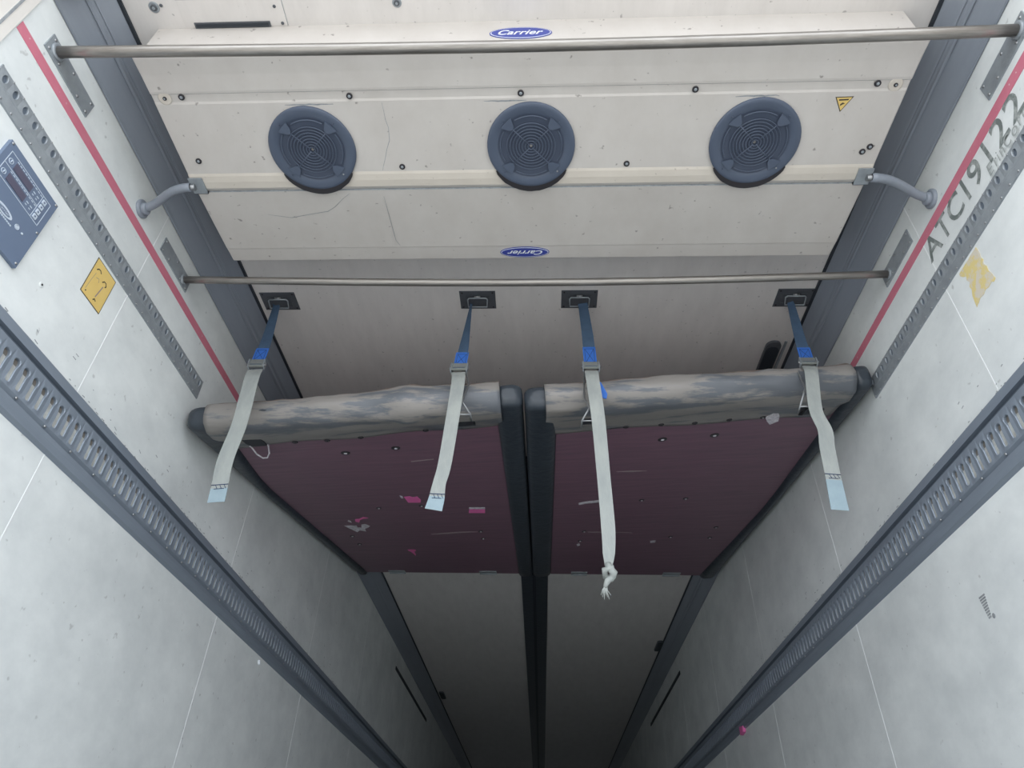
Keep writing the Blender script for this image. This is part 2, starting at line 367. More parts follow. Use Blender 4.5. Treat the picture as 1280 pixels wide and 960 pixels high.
# flat ends
mb.cap([rw[0] for rw in vr], mUnit); mb.cap([rw[-1] for rw in vr][::-1], mUnit)
mb.obj('casing', unit)
dn = Vector((0,-s_slope,-1)).normalized()      # outward normal of the fan face
tz = Vector((0,1,-s_slope)).normalized()
def onface(x, z, h=0): return V(x, uy(z), z) + dn*h
def fan(x):
    z = 1.160; c = onface(x, z, .004); R = .129
    # cut-out crescent on the ridge behind the fan ring
    mb = MB(); ex = Vector((1,0,0))
    # outer shroud ring, a flat flange with rolled edge, then inner dish
    prof = [(R,-.004),(R,.0045),(R-.002,.006),(R-.010,.0066),(R*.80,.0055),(R*.76,.003)]
    seg = 56
    rows = [[c + dn*h + (ex*cos(2*pi*k/seg)+tz*sin(2*pi*k/seg))*rr for k in range(seg)] for rr,h in prof]
    mb.grid(rows, mFan, close=True)
    rows = [[c + dn*h + (ex*cos(2*pi*k/seg)+tz*sin(2*pi*k/seg))*rr for k in range(seg)] for rr,h in ((R*.765,.003),(R*.72,.0015),(.004,.0012))]
    mb.grid(rows, mFanD, close=True)
    f_ = mb.obj('fan_grille', unit); f_['label'] = 'round dark grey fan grille'
    # raised lobes joining ring and guard
    g = MB()
    for k in range(4):
        a = pi/4 + k*pi/2
        pts = []
        for t in range(9):
            aa = a + (t-4)*.050; pts.append(c + dn*.006 + (ex*cos(aa)+tz*sin(aa))*(R*.80))
        for t in range(5):
            aa = a - (t-2)*.06; pts.append(c + dn*.006 + (ex*cos(aa)+tz*sin(aa))*(R*(.56+.03*abs(t-2))))
        g.prism(pts, dn*.003, mFan)
        g.torus(c+dn*.004, dn, R*.70, .0022, mFan, 14, 6, a+.25, a+pi/2-.25, ax=ex)
        d = (ex*cos(a)+tz*sin(a)); g.tube([c+dn*.007+d*.006, c+dn*.007+d*R*.6], .0015, mFan, 6)
        g.disc(c+dn*.009+d*R*.86, dn, .0028, .002, mBoltL if k==0 else mFanD, 8, dome=True)
    for q in (.07,.13,.20,.27,.34,.41,.48,.55): g.torus(c+dn*.007, dn, R*q, .0014, mFan, 36, 6, ax=ex)
    g.obj('wire_guard', f_)
    # dark crescent strip for the gap where the ring overlaps the ridge
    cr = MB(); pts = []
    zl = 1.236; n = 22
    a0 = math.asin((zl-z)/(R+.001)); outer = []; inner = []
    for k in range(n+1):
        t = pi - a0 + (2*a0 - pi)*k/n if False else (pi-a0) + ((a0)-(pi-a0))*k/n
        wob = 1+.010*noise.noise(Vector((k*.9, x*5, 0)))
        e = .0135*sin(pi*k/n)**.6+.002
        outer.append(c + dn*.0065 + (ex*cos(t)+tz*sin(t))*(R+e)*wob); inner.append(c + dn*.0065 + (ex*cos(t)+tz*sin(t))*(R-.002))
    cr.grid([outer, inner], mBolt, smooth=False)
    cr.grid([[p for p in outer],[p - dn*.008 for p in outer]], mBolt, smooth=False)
    o = cr.obj('fan_crescent', f_); o['label'] = 'ragged dark crescent on the far side of the grille'
for x in (-.680, -.029, .619): fan(x)
def badge(c, lx, ly, wd, ht):
    lz = lx.cross(ly).normalized(); mb = MB()
    seg = 48
    for q,h,m in ((1.0,.0012,mBlue),(.955,.0018,mWhite),(.925,.0022,mBlue)):
        rows = [[c + lz*hh + lx*cos(2*pi*k/seg)*(wd/2-(1-q)*wd*.4) + ly*sin(2*pi*k/seg)*(ht/2-(1-q)*wd*.4) for k in range(seg)] for hh in (0,h)]
        vr = mb.grid(rows, m, close=True, smooth=False); mb.cap(vr[-1], m)
    text_into(mb, 'Carrier', c - lx*wd*.36 - ly*ht*.17, lx, ly, ht*.55, mWhite, shear=.42, off=.022, spacing=1.05, depth=.0026, width=wd*.72)
    o = mb.obj('badge', unit, normals=False); o['label'] = 'blue oval badge with white italic lettering'
badge(V(-.055,1.920,.8915), Vector((1,0,0)), Vector((0,0,1)), .172, .066)
badge(V(-.056,(uy(1.545)+.0015+1.8115)/2,1.577)+Vector((0,0,-.0005)), Vector((-1,0,0)), Vector((0,.056,.0056)).normalized(), .168, .052)
def screws(name, pts, rad=.009, m=mBolt, washer=None):
    for x,z in pts:
        mb = MB()
        if washer: mb.disc(onface(x,z), dn, washer, .0012, mUnitEdge, 24)
        mb.disc(onface(x,z,.001), dn, rad, .004, m, 14)
        mb.disc(onface(x,z,.005), dn, rad*.5, .0015, mGalv, 10, dome=True)
        mb.obj('screw', unit)
screws('screw', [(-1.02,1.001),(-1.040,1.193),(-.539,1.007),(-.42,1.221),(-.056,1.008),(.256,1.222),(.426,1.007),(.916,1.001),(.955,1.181),(.938,1.196)])
screws('screw', [(-1.070,1.004),(.966,1.006)], .0055, mBolt, .019)
# thin surface cracks and scuffs on the casing
def crack(pts, wd, m=mBolt):
    mb = MB()
    P_ = [onface(x,z,.0012) for x,z in pts]
    L_, R_ = [], []
    for i,p in enumerate(P_):
        t = (P_[min(i+1,len(P_)-1)]-P_[max(i-1,0)]).normalized(); n_ = t.cross(dn).normalized()*wd*(.3+.7*sin(pi*(i+.5)/len(P_)))
        L_.append(p+n_); R_.append(p-n_)
    mb.grid([L_,R_], m, smooth=False); return mb
crack([(-.451,1.027),(-.449,1.05),(-.448,1.078),(-.443,1.10),(-.446,1.138),(-.458,1.165),(-.470,1.2),(-.478,1.22),(-.482,1.233)], .0009, mStain).obj('hairline_crack', unit)
mb2 = crack([(-.602,1.313),(-.63,1.335),(-.66,1.365),(-.689,1.384),(-.75,1.395),(-.815,1.409),(-.86,1.40),(-.89,1.394)], .0009, mStain); mb2.obj('scratch', unit)
mb2 = crack([(-.495,1.325),(-.493,1.40),(-.490,1.514),(-.479,1.54)], .0008, mStain); mb2.obj('scratch', unit)
for x,l in ((-.66,.07),(-.10,.06),(.60,.06)):
    crack([(x-l+i*l/6, 1.029+.002*noise.noise(Vector((i*2.1,x*9,0)))) for i in range(13)], .0022, mStain).obj('scuff', unit)
# yellow triangular warning sticker
mb = MB()
a,b,c_ = onface(.814,1.036,.001), onface(.864,1.035,.001), onface(.838,1.078,.001)
mb.prism([a,b,c_], dn*.0006, mInk)
g = (a+b+c_)/3; mb.prism([g+(q-g)*.84+dn*.0006 for q in (a,b,c_)], dn*.0005, mYel)
mb.prism([onface(.825,1.042,.0022),onface(.853,1.041,.0022),onface(.851,1.045,.0022),onface(.826,1.046,.0022)], dn*.0003, mInk)
mb.prism([onface(.832,1.056,.0022),onface(.838,1.051,.0022),onface(.845,1.054,.0022),onface(.838,1.057,.0022),onface(.833,1.061,.0022)], dn*.0003, mInk)
o = mb.obj('warning_sticker', unit); o['label'] = 'small yellow triangular warning sticker'
# notched end brackets and drain hoses
for s,ux in ((-1,UC-1.036),(1,UC+1.036)):
    mb = MB(); x = ux
    mb.box(V(x+s*.004,uy(1.26)-.004,1.245), V(x-s*.040,uy(1.26)-.0085,1.30), mGalv)
    mb.box(V(x+s*.004,uy(1.26)-.008,1.295), V(x-s*.040,uy(1.26)+.03,1.302), mBolt)
    mb.tube([V(x-s*.012,uy(1.26)-.014,1.272),V(x+s*.012,uy(1.26)-.014,1.272)], .010, mBoltL, 12)
    mb.tube([V(x+s*.002,uy(1.26)-.014,1.272),V(x+s*.008,uy(1.26)-.014,1.272)], .0125, mBolt, 12)
    mb.obj('end_bracket', unit)
for x,s,ux,nm,m in ((XL,1,UC-1.036,'left',mCove),(XR,-1,UC+1.036,'right',mCove)):
    root = empty('drain_hose', V(x,1.757,1.335)); tag(root, 'short dark drain hose from the cooling unit to the %s wall' % nm, 'hose', 'drain hoses')
    c0 = V(x,1.757,1.338); c1 = V(ux-s*.002,uy(1.26)-.014,1.272)
    pts = []
    P0, P1, P2, P3 = c0, c0+Vector((s*.07,-.0,.02)), c1-Vector((s*.09,0,0)), c1
    for k in range(15):
        t = k/14; pts.append(P0*(1-t)**3+P1*3*t*(1-t)**2+P2*3*t*t*(1-t)+P3*t**3)
    mb = MB(); mb.tube(pts, .0135, m, 14); mb.obj('hose', root)
    mb = MB(); mb.disc(c0, Vector((s,0,0)), .030, .010, m, 26); mb.disc(c0+Vector((s*.010,0,0)), Vector((s,0,0)), .020, .012, m, 20); mb.obj('wall_flange', root)

# ---------------------------------------------------------------- cross bars and their wall plates
def bar(z, rad, y, sag, label, pz0, pz1):
    root = empty('cross_bar', V(XL,y,z)); tag(root, label, 'bar', 'steel bars across the trailer')
    n = 24; pts = []
    for k in range(n+1):
        t = k/n; pts.append(V(XL+.004+(XR-XL-.008)*t, y - sag*sin(pi*t**1.08), z))
    mb = MB(); mb.tube(pts, rad, mBar, 16); mb.obj('tube', root)
    for x,s in ((XL,1),(XR,-1)):
        mb = MB(); ym = (1.738+1.797)/2
        mb.box(V(x,1.738,pz0), V(x+s*.004,1.797,pz1), mGalv)
        for i in range(5):
            zz = pz0+.012+(pz1-pz0-.024)*i/4
            for yy in ((1.748,1.787) if i in (0,4) else ((1.750,) if i%2 else (1.785,))):
                mb.disc(V(x+s*.004,yy,zz), Vector((s,0,0)), .0045, .003, mBoltL, 10, dome=True)
        o = mb.obj('wall_plate', root)
        mb = MB(); mb.disc(V(x+s*.004,y,z), Vector((s,0,0)), rad*1.5, .006, mGalv, 20); mb.obj('bar_socket', o)
bar(.842, .0148, 1.768, .024, 'steel bar across the trailer passing under the near edge of the cooling unit', .808, 1.010)
bar(1.652, .0130, 1.764, .028, 'steel bar across the trailer just beyond the far edge of the cooling unit', 1.487, 1.690)

# ---------------------------------------------------------------- ceiling fittings
up = Vector((0,0,-1))
def cscrew(x, z, rad, label, ring=True):
    mb = MB()
    mb.disc(V(x,2.0,z), up, rad, .003, mGalv, 20); mb.disc(V(x,1.997,z), up, rad*.62, .004, mPlateD, 16); mb.disc(V(x,1.993,z), up, rad*.3, .002, mGalv, 8)
    tag(mb.obj('ceiling_bolt', loc=V(x,2.0,z)), label, 'bolt', 'bolts in the near ceiling')
cscrew(-1.087,.833,.015,'grey washered bolt in the ceiling above the left end of the near bar')
cscrew(-.399,.837,.013,'grey washered bolt in the ceiling left of the blue badge, right of the dark slot')
cscrew(-.028,.826,.009,'bolt at the top centre of the ceiling, above the blue badge')
mb = MB()
mb.box(V(-1.02,1.9985,.78), V(-.722,2.0,.889), mCeil)
for (x,z) in ((-.745,.838),(-.735,.884),(-1.065,.828)): mb.disc(V(x,1.9985,z), up, .0045, .003, mPlateD, 10)
mb.box(V(-.722,1.9984,.78), V(-.7205,2.0,.889), mStain); mb.box(V(-1.02,1.9984,.8145), V(-.74,1.9986,.8157), mStain)
tag(mb.obj('ceiling_hatch', loc=V(-.87,2,.84)), 'flat cream access plate in the ceiling behind the upper left edge of the cooling unit', 'hatch')
mb = MB(); mb.box(V(-.990,1.9955,.877), V(-.770,2.0,.8925), mPlateD); mb.box(V(-.985,1.993,.881), V(-.775,1.996,.889), mDark)
tag(mb.obj('dark_slot', loc=V(-.88,2,.885)), 'narrow dark slot where the cooling unit meets the ceiling, top left', 'slot')
# light fittings and slots further back
def oblong(name, x0, x1, z0, z1, h, label, cat, skew=0):
    mb = MB(); rr = min(abs(x1-x0), abs(z1-z0))/2*.95; pts = []
    for cx,cz,a0 in ((x1-rr,z1-rr,0),(x0+rr,z1-rr,pi/2),(x0+rr,z0+rr,pi),(x1-rr,z0+rr,3*pi/2)):
        for k in range(6):
            a = a0+k*pi/10; pts.append(V(cx+rr*cos(a), 2.0, cz+rr*sin(a)))
    mb.prism(pts, up*h, mPlateD)
    cc = sum(pts, Vector())/len(pts)
    mb.prism([cc+(p-cc)*.86+up*h for p in pts], up*.003, mDark)
    return tag(mb.obj(name, loc=V((x0+x1)/2,2,(z0+z1)/2)), label, cat)
oblong('ceiling_lamp', .975, 1.040, 2.255, 2.70, .012, 'unlit dark oblong lamp on the ceiling beside the rightmost strap', 'lamp')
mb = MB(); mb.box(V(1.052,1.994,2.26), V(1.062,2.0,2.75), mGalv)
tag(mb.obj('ceiling_strip', loc=V(1.057,2,2.5)), 'pale metal strip on the ceiling beside the dark oblong lamp', 'strip')
mb = MB(); mb.box(V(-1.05,1.992,2.655), V(-.87,2.0,2.70), mDark); mb.box(V(-1.045,1.990,2.66), V(-.875,1.993,2.69), mPlateD)
tag(mb.obj('ceiling_vent', loc=V(-.95,2,2.68)), 'dark slot in the ceiling just above the grey curtain of the left partition', 'vent')
oblong('ceiling_socket', 1.035, 1.085, 6.28, 6.56, .012, 'small dark oblong fitting on the far ceiling near the right cove', 'fitting')
oblong('ceiling_socket', -1.155, -1.10, 8.15, 8.45, .012, 'small dark oblong fitting on the far ceiling near the left cove', 'fitting')

# ---------------------------------------------------------------- control panel on the left wall
X0 = XL
root = empty('control_panel', V(X0,1.206,.99)); tag(root, 'dark blue-grey control panel with two display rows, on the left wall', 'control panel')
mb = MB(); mb.box(V(X0,1.206,.892), V(X0+.010,1.443,1.088), mPanelC)
mb.obj('housing', root)
def on(m_, mb, y0, y1, z0, z1, h=.0106): mb.box(V(X0+.0098,y0,z0), V(X0+h,y1,z1), m_)
mb = MB()
for y0,y1,z0,z1 in ((1.420,1.4216,.908,1.070),(1.342,1.3436,.908,1.070),(1.342,1.4216,.908,.9096),(1.342,1.4216,1.0685,1.070),(1.3815,1.383,.908,1.040),(1.342,1.4216,1.0385,1.040)): on(mPrint, mb, y0,y1,z0,z1)
for y in (1.4135,1.3765): 
    z = .935
    while z < 1.03: on(mPrint, mb, y,y+.0022,z,z+.007); z += .0105
o = mb.obj('outline_print', root); o['label'] = 'thin white printed outlines and captions'
for y0,y1 in ((1.388,1.409),(1.350,1.371)):
    mb = MB(); on(mDisp, mb, y0,y1,.935,1.002,.0115); o = mb.obj('display', root)
    for z in (1.010,1.024): 
        d = MB(); on(mPrint, d, y0+.012,y0+.0145,z,z+.008); on(mPrint, d, y0+.004,y0+.006,z,z+.006); d.obj('caption', o)
for y in (1.398,1.360):
    mb = MB(); seg=16
    mb.torus(V(X0+.0105,y,.921), Vector((1,0,0)), .0068, .0008, mPrint, 20, 6); mb.box(V(X0+.0098,y-.004,.9205),V(X0+.013,y+.004,.9215),mPrint); mb.obj('dial_symbol', root)
for y in (1.407,1.389,1.371,1.354):
    mb = MB(); mb.box(V(X0+.0098,y-.0062,1.0435), V(X0+.0125,y+.0062,1.0560), mPrint)
    mb.box(V(X0+.0124,y-.0025,1.0470), V(X0+.0130,y+.0025,1.0520), mPanelC); o = mb.obj('button', root); o['label'] = 'white square button'
mb = MB(); c = V(X0+.0102,1.288,.978); sg=26
mb.prism([c+Vector((0,cos(2*pi*k/sg)*.030,sin(2*pi*k/sg)*.0105)) for k in range(sg)], Vector((.0008,0,0)), mPrint)
mb.prism([c+Vector((.0008,cos(2*pi*k/sg)*.022,sin(2*pi*k/sg)*.006-.001)) for k in range(sg)], Vector((.0004,0,0)), mPanelC)
text_into(mb, 'Carrier', V(X0+.0113,1.284,.960), Vector((0,1,0)), Vector((0,0,1)), .010, mPrint, shear=.3, depth=.0006, width=.036)
z = .955
while z < 1.012: on(mPrint, mb, 1.272,1.2755,z,z+.0045,.0108); z += .0062
o = mb.obj('printed_logo', root, normals=False); o['label'] = 'white oval emblem over a line of small lettering'
mb = MB(); mb.torus(V(X0+.0105,1.288,1.029), Vector((1,0,0)), .0065, .0009, mPrint, 20, 6); on(mPrint, mb, 1.284,1.292,1.025,1.033); mb.disc(V(X0+.010,1.287,1.049), Vector((1,0,0)), .003, .002, mPrint, 10); mb.obj('socket', root)
for y,z in ((1.437,.899),(1.438,1.081),(1.328,1.081),(1.216,1.081),(1.214,.899)):
    mb = MB(); mb.disc(V(X0+.010,y,z), Vector((1,0,0)), .0038, .003, mBoltL, 12, dome=True); mb.obj('screw', root)

# ---------------------------------------------------------------- stickers, lettering and marks on the walls
mb = MB()
mb.box(V(XL,1.344,1.291), V(XL+.0008,1.476,1.391), mInk); mb.box(V(XL+.0006,1.3465,1.2935), V(XL+.0012,1.4735,1.3885), mYel)
def ln(pts, wd, m, xx, s=1):
    L_, R_ = [], []
    P_ = [V(xx,y,z) for y,z in pts]
    for i,p in enumerate(P_):
        t = (P_[min(i+1,len(P_)-1)]-P_[max(i-1,0)]).normalized(); n_ = t.cross(Vector((1,0,0)))*wd
        L_.append(p+n_); R_.append(p-n_)
    mb.grid([L_,R_], m, smooth=False)
xx = XL+.0015
ln([(1.440,1.306),(1.448,1.312),(1.450,1.320),(1.444,1.328)], .0018, mInk, xx)
ln([(1.428,1.345),(1.437,1.352),(1.438,1.360),(1.430,1.366),(1.424,1.362)], .0018, mInk, xx)
ln([(1.430,1.310),(1.400,1.306),(1.362,1.303)], .0006, mScr, xx); ln([(1.420,1.356),(1.395,1.352),(1.372,1.348)], .0018, mScr, xx)
ln([(1.358,1.345),(1.366,1.350),(1.362,1.357)], .002, mInk, xx); ln([(1.356,1.305),(1.360,1.309)], .002, mInk, xx); ln([(1.420,1.318),(1.425,1.330),(1.415,1.335)], .0008, mScr, xx)
tag(mb.obj('sticker', loc=V(XL,1.41,1.34)), 'clean yellow rectangular sticker with thin dark border on the left wall', 'sticker')
mb = MB()
pts = [(1.478,1.288),(1.452,1.286),(1.440,1.290),(1.428,1.287),(1.418,1.293),(1.405,1.288),(1.388,1.291),(1.376,1.286),(1.352,1.284),(1.349,1.294),(1.356,1.300),(1.353,1.318),(1.358,1.330),(1.352,1.345),(1.356,1.360),(1.350,1.372),(1.346,1.386),(1.362,1.384),(1.385,1.380),(1.400,1.372),(1.412,1.374),(1.424,1.366),(1.436,1.372),(1.446,1.366),(1.456,1.378),(1.468,1.386),(1.476,1.384),(1.477,1.345),(1.478,1.31)]
mb.prism([V(XR-.0002,y,z) for y,z in pts], Vector((-.0008,0,0)), mYelW)
tag(mb.obj('sticker', loc=V(XR,1.41,1.34)), 'worn, ragged pale yellow sticker on the right wall', 'sticker')
mb = MB()
lx, ly = Vector((0,-1,0)), Vector((0,0,1))
chars = [('A',1.461,.078),('T',1.380,.058),('C',1.315,.068),('1',1.226,None),('9',1.190,.052),('1',1.108,None),('2',1.066,.054),('2',1.000,.058)]
for ch,z,wd in chars:
    text_into(mb, ch, V(XR,1.603,z), lx, ly, .080/.70, mLet, off=.012 if wd else .006, width=wd, depth=.001)
tag(mb.obj('lettering', loc=V(XR,1.6,1.2), normals=False), 'large faded grey characters ATC19122 on the right wall below the red line', 'lettering')
mb = MB()
for ch,z,wd in (('E',1.128,.024),('r',1.098,.015),('i',1.081,.006),('n',1.070,.018),('C',1.046,.026),('o',1.014,.024),('r',.984,.014),('o',.964,.024)):
    text_into(mb, ch, V(XR-.0042,1.571 if z>1.0 else 1.574,z), lx, ly, .036/.70, mLetB, off=.004, width=wd, depth=.0012, shear=.15)
tag(mb.obj('lettering', loc=V(XR,1.57,1.05), normals=False), 'smaller faded handwriting under the large characters, touching the right rail', 'lettering')
mb = MB(); mb.disc(V(XL,1.416,1.318)+Vector((0,-.13,-.12)), Vector((1,0,0)), .001, .001, mBolt, 6)
mb = MB()
mb.disc(V(XL,1.247,1.181), Vector((1,0,0)), .0075, .002, mWall, 16); mb.disc(V(XL+.002,1.247,1.181), Vector((1,0,0)), .003, .0012, mBolt, 10)
tag(mb.obj('wall_screw', loc=V(XL,1.247,1.181)), 'small screw with pale washer below the control panel on the left wall', 'screw')
mb = MB()
for k in range(9):
    y = .722-.007*k; mb.prism([V(XR-.0002,y,1.838+.001*k),V(XR-.0002,y-.0045,1.838+.001*k),V(XR-.0002,y-.0055,1.868-.001*k),V(XR-.0002,y-.001,1.868-.001*k)], Vector((-.0006,0,0)), mStain)
mb.disc(V(XR,.661,1.836), Vector((-1,0,0)), .007, .001, mStain, 10)
tag(mb.obj('wall_smear', loc=V(XR,.69,1.85)), 'grey hatched smear on the lower right wall below the rail', 'mark')
mb = MB(); mb.disc(V(XL,.885,3.164), Vector((1,0,0)), .012, .008, mWhite, 8, rx=.005)
tag(mb.obj('paper_scrap', loc=V(XL,.885,3.164)), 'tiny white scrap stuck below the left long rail', 'scrap')
mb = MB(); mb.prism([V(XR-.001,.925,4.42),V(XR-.001,.935,4.50),V(XR-.001,.89,4.50),V(XR-.001,.895,4.43)], Vector((-.018,0,0)), mPink)
tag(mb.obj('red_tag', loc=V(XR,.91,4.46)), 'tiny red tag on the lower edge of the right long rail', 'tag')
def marks(x, s, n, seed, label):
    rnd = random.Random(seed); mb = MB()
    for i in range(n):
        y = rnd.uniform(1.106,1.122) if i < n*.8 else rnd.uniform(1.13,1.2); z = rnd.uniform(.9,4.5); l = rnd.uniform(.003,.016); a = rnd.uniform(-.4,.2)
        mb.prism([V(x+s*.0001,y,z),V(x+s*.0001,y+.002,z),V(x+s*.0001,y+.002+l*a,z+l),V(x+s*.0001,y+l*a,z+l)], Vector((s*.0005,0,0)), mStain)
    tag(mb.obj('scuff_marks', loc=V(x,1.11,2)), label, 'scuffs', kind='stuff')
marks(XL, 1, 160, 3, 'chipped scuffs on the left wall along the top of the long rail')
marks(XR, -1, 160, 4, 'chipped scuffs on the right wall along the top of the long rail')

# ---------------------------------------------------------------- hanging partition panels
def A(x,y,z): return V(x,y,z)
def partition(name, NL, NR, FL, FR, ue0, ue1, ufl0, ufl1, label, bolts, seam, side, flap_top, hinges, tabs):
    NL,NR,FL,FR = map(lambda t: V(*t), (NL,NR,FL,FR))
    def P(u,v): return NL*(1-u)*(1-v)+NR*u*(1-v)+FL*(1-u)*v+FR*u*v
    du = (NR-NL).normalized(); dv = ((FL-NL)+(FR-NR)).normalized()
    nn = dv.cross(du).normalized()
    if nn.z > 0: nn = -nn            # downward normal
    W = (NR-NL).length; Lg = (FL-NL).length
    root = empty('partition_panel', P(.5,0)); tag(root, label, 'partition', 'raised partition panels')
    # plywood board
    mb = MB()
    nu, nv = 6, 14
    us = [ue0(0)*0+.04+(.92)*i/nu for i in range(nu+1)]
    def edge(v,i): 
        a,b = ue0(v), ue1(v); return a+(b-a)*i/nu
    rows = [[P(edge(v/nv,i), max(v/nv,.012)) for i in range(nu+1)] for v in range(nv+1)]
    mb.grid(rows, mBurg, smooth=False)
    rows2 = [[p - nn*.05 for p in rw] for rw in rows]; mb.grid(rows2, mBurg, smooth=False)
    mb.grid([[rows[-1][i], rows2[-1][i]] for i in range(nu+1)], mVinyl, smooth=False)
    mb.grid([[rows[0][i], rows2[0][i]] for i in range(nu+1)], mVinyl, smooth=False)
    mb.obj('board', root, weld=True)
    # padded vinyl side edges
    for (a_of, b_of) in ((lambda v: 0.0, ue0), (ue1, lambda v: 1.0)):
        mb = MB(); rows = []; n = 30
        for k in range(-3, n+1):
            v = k/n if k >= 0 else 0; back = 0 if k >= 0 else (-k)
            ua, ub = a_of(v), b_of(v)
            c = P((ua+ub)/2, v); hw = (P(ub,v)-P(ua,v)).length/2; hh = .046
            if back: q = {1:.97,2:.82,3:.45}[back]; c = c - dv*{1:.016,2:.029,3:.037}[back]
            else: q = 1
            ring = []
            for j in range(18):
                t = 2*pi*j/18; cx_, cy_ = cos(t), sin(t)
                ex = math.copysign(abs(cx_)**.6, cx_); ey = math.copysign(abs(cy_)**.6, cy_)
                wob = 1 + .05*noise.noise(Vector((k*.55, j*.7, side*3+ua*9)))
                ring.append(c - nn*.026 + du*ex*(hw+.002)*(q if q<.9 else 1) + nn*ey*hh*q*wob)
            rows.append(ring)
        vr = mb.grid(rows, mVinyl, close=True); mb.cap(vr[0][::-1], mVinyl); mb.cap(vr[-1], mVinyl)
        o = mb.obj('padded_edge', root)
    # foam core roll hidden behind the curtain along the near edge
    mb = MB(); mb.tube([P(ufl0+(ufl1-ufl0)*k/8,0)-nn*.026-dv*.004 for k in range(9)], .044, mVinyl, 14); mb.obj('edge_roll', root)
    # grey vinyl curtain wrapped round the near edge
    mb = MB(); n = 60; rows = []; tsteps = [100,115,130,147,163,180,197,213,230,245,257,268]
    for k in range(n+1):
        u = ufl0+(ufl1-ufl0)*k/n; c = P(u,0) - nn*.026
        bul = 1 + .10*noise.noise(Vector((u*5, side*7, 0))) + .05*noise.noise(Vector((u*16, 2, side)))
        bul *= (.80+.20*u if side == 0 else (.86+.02*u))
        bul += .22*math.exp(-((u-flap_top[0])/.06)**2)*flap_top[1]
        ring = []
        sk = .012*noise.noise(Vector((u*9, 5, side*2)))
        ring.append(c - nn*(.064*bul) + dv*(.022+sk)) 
        for t in tsteps:
            rr = .058*bul*(1+.05*noise.noise(Vector((u*8, t*.02, side*5)))+.025*noise.noise(Vector((u*30, t*.05, side))))
            a = radians(t); cr_ = .0035*noise.noise(Vector((u*22+t*.03, t*.045, side*9))) + .004*noise.noise(Vector((u*7-t*.02, t*.02, 4+side)))
            ring.append(c - nn*((rr+cr_)*1.08*sin(a)) + dv*((rr+cr_)*1.05*cos(a)))
        vend = seam['edge'](u) 
        ring.append(P(u, .018)+nn*(.030+.006*noise.noise(Vector((u*11,3,side)))))
        ring.append(P(u, .045)+nn*(.012+.004*noise.noise(Vector((u*14,9,side)))))
        ring.append(P(u, max(vend-.008,.05))+nn*.0045)
        ring.append(P(u, vend)+nn*.0035)
        rows.append(ring)
    mb.grid(rows, mTarp, matf=lambda i,j: mTarpT if j < 3 else mTarp)
    o = mb.obj('curtain', root)
    sol = o.modifiers.new('thickness','SOLIDIFY'); sol.thickness = .003; sol.offset = 0
    o['label'] = 'dirty rolled grey vinyl curtain'
    for u,v in seam['bolts']:
        mb = MB(); mb.disc(P(u,v)+nn*.004, nn, .011, .005, mBolt, 14); mb.disc(P(u,v)+nn*.009, nn, .004, .002, mBoltL if side and u>.7 else mBolt, 8); mb.obj('bolt', root)
    for u,v,big in bolts:
        mb = MB(); R_ = .018 if big else .0135
        mb.disc(P(u,v), nn, R_, .003, mBolt, 18); mb.disc(P(u,v)+nn*.003, nn, R_*.40, .003, mPale, 10, dome=True); mb.obj('bolt', root)
    for a,b in hinges:
        mb = MB(); p0,p1 = P(a,.972)+nn*.001, P(b,.972)+nn*.001; q0,q1 = P(a,.995)+nn*.001, P(b,.995)+nn*.001
        mb.prism([p0,p1,q1,q0], nn*.004, mGalv); mb.tube([q0+nn*.006,q1+nn*.006], .006, mGalv, 8); mb.obj('hinge', root)
    for u,v,loose in tabs:
        mb = MB(); c = P(u,v); tn = .012 if loose else .026
        mb.prism([c-du*.034-dv*.060+nn*tn,c+du*.034-dv*.060+nn*tn,c+du*.034-dv*.020+nn*(tn-.002),c+du*.028+dv*.022+nn*.004,c-du*.028+dv*.022+nn*.004,c-du*.034-dv*.020+nn*(tn-.002)], nn*.006, mBlackTab)
        o = mb.obj('hook_tab', root); mb = MB()
        if loose:
            q = c+dv*.022+nn*.012
            mb.tube([q-du*.032-dv*.012,q-du*.030+dv*.0,q-du*.024+dv*.040+nn*.012,q-du*.008+dv*.064+nn*.02,q+du*.010+dv*.064+nn*.02,q+du*.025+dv*.040+nn*.012,q+du*.034+dv*.0,q+du*.036-dv*.012], .0030, mPale, 8)
            o2 = mb.obj('wire_ring', o); o2['label'] = 'thin loose wire ring hanging down'
    return root, P, nn, du, dv
gl = partition('left', (-1.25,1.348,1.975), (-.066,1.438,1.953), (-1.255,1.87,4.5), (-.062,1.87,4.5),
    lambda v: .100+(.032-.100)*min(1,v/.25)+(.020)*max(0,(v-.25)/.75)*.6, lambda v: .918+.005*v, .060, .935,
    'left hanging partition, burgundy board with pink sticker scraps and black padded edges',
    [(.399,.129,1),(.571,.122,1),(.380,.415,0),(.559,.411,0),(.163,.613,0),(.160,.686,0),(.774,.656,0),(.772,.599,0)],
    dict(bolts=[(.270,.070),(.372,.072),(.481,.069),(.691,.059)], edge=lambda u: .078-.02*u+.004*sin(u*17)), 0, (.66,.9), [(.177,.27),(.698,.795)],
    [(.155,.064,True),(.824,.042,False)])
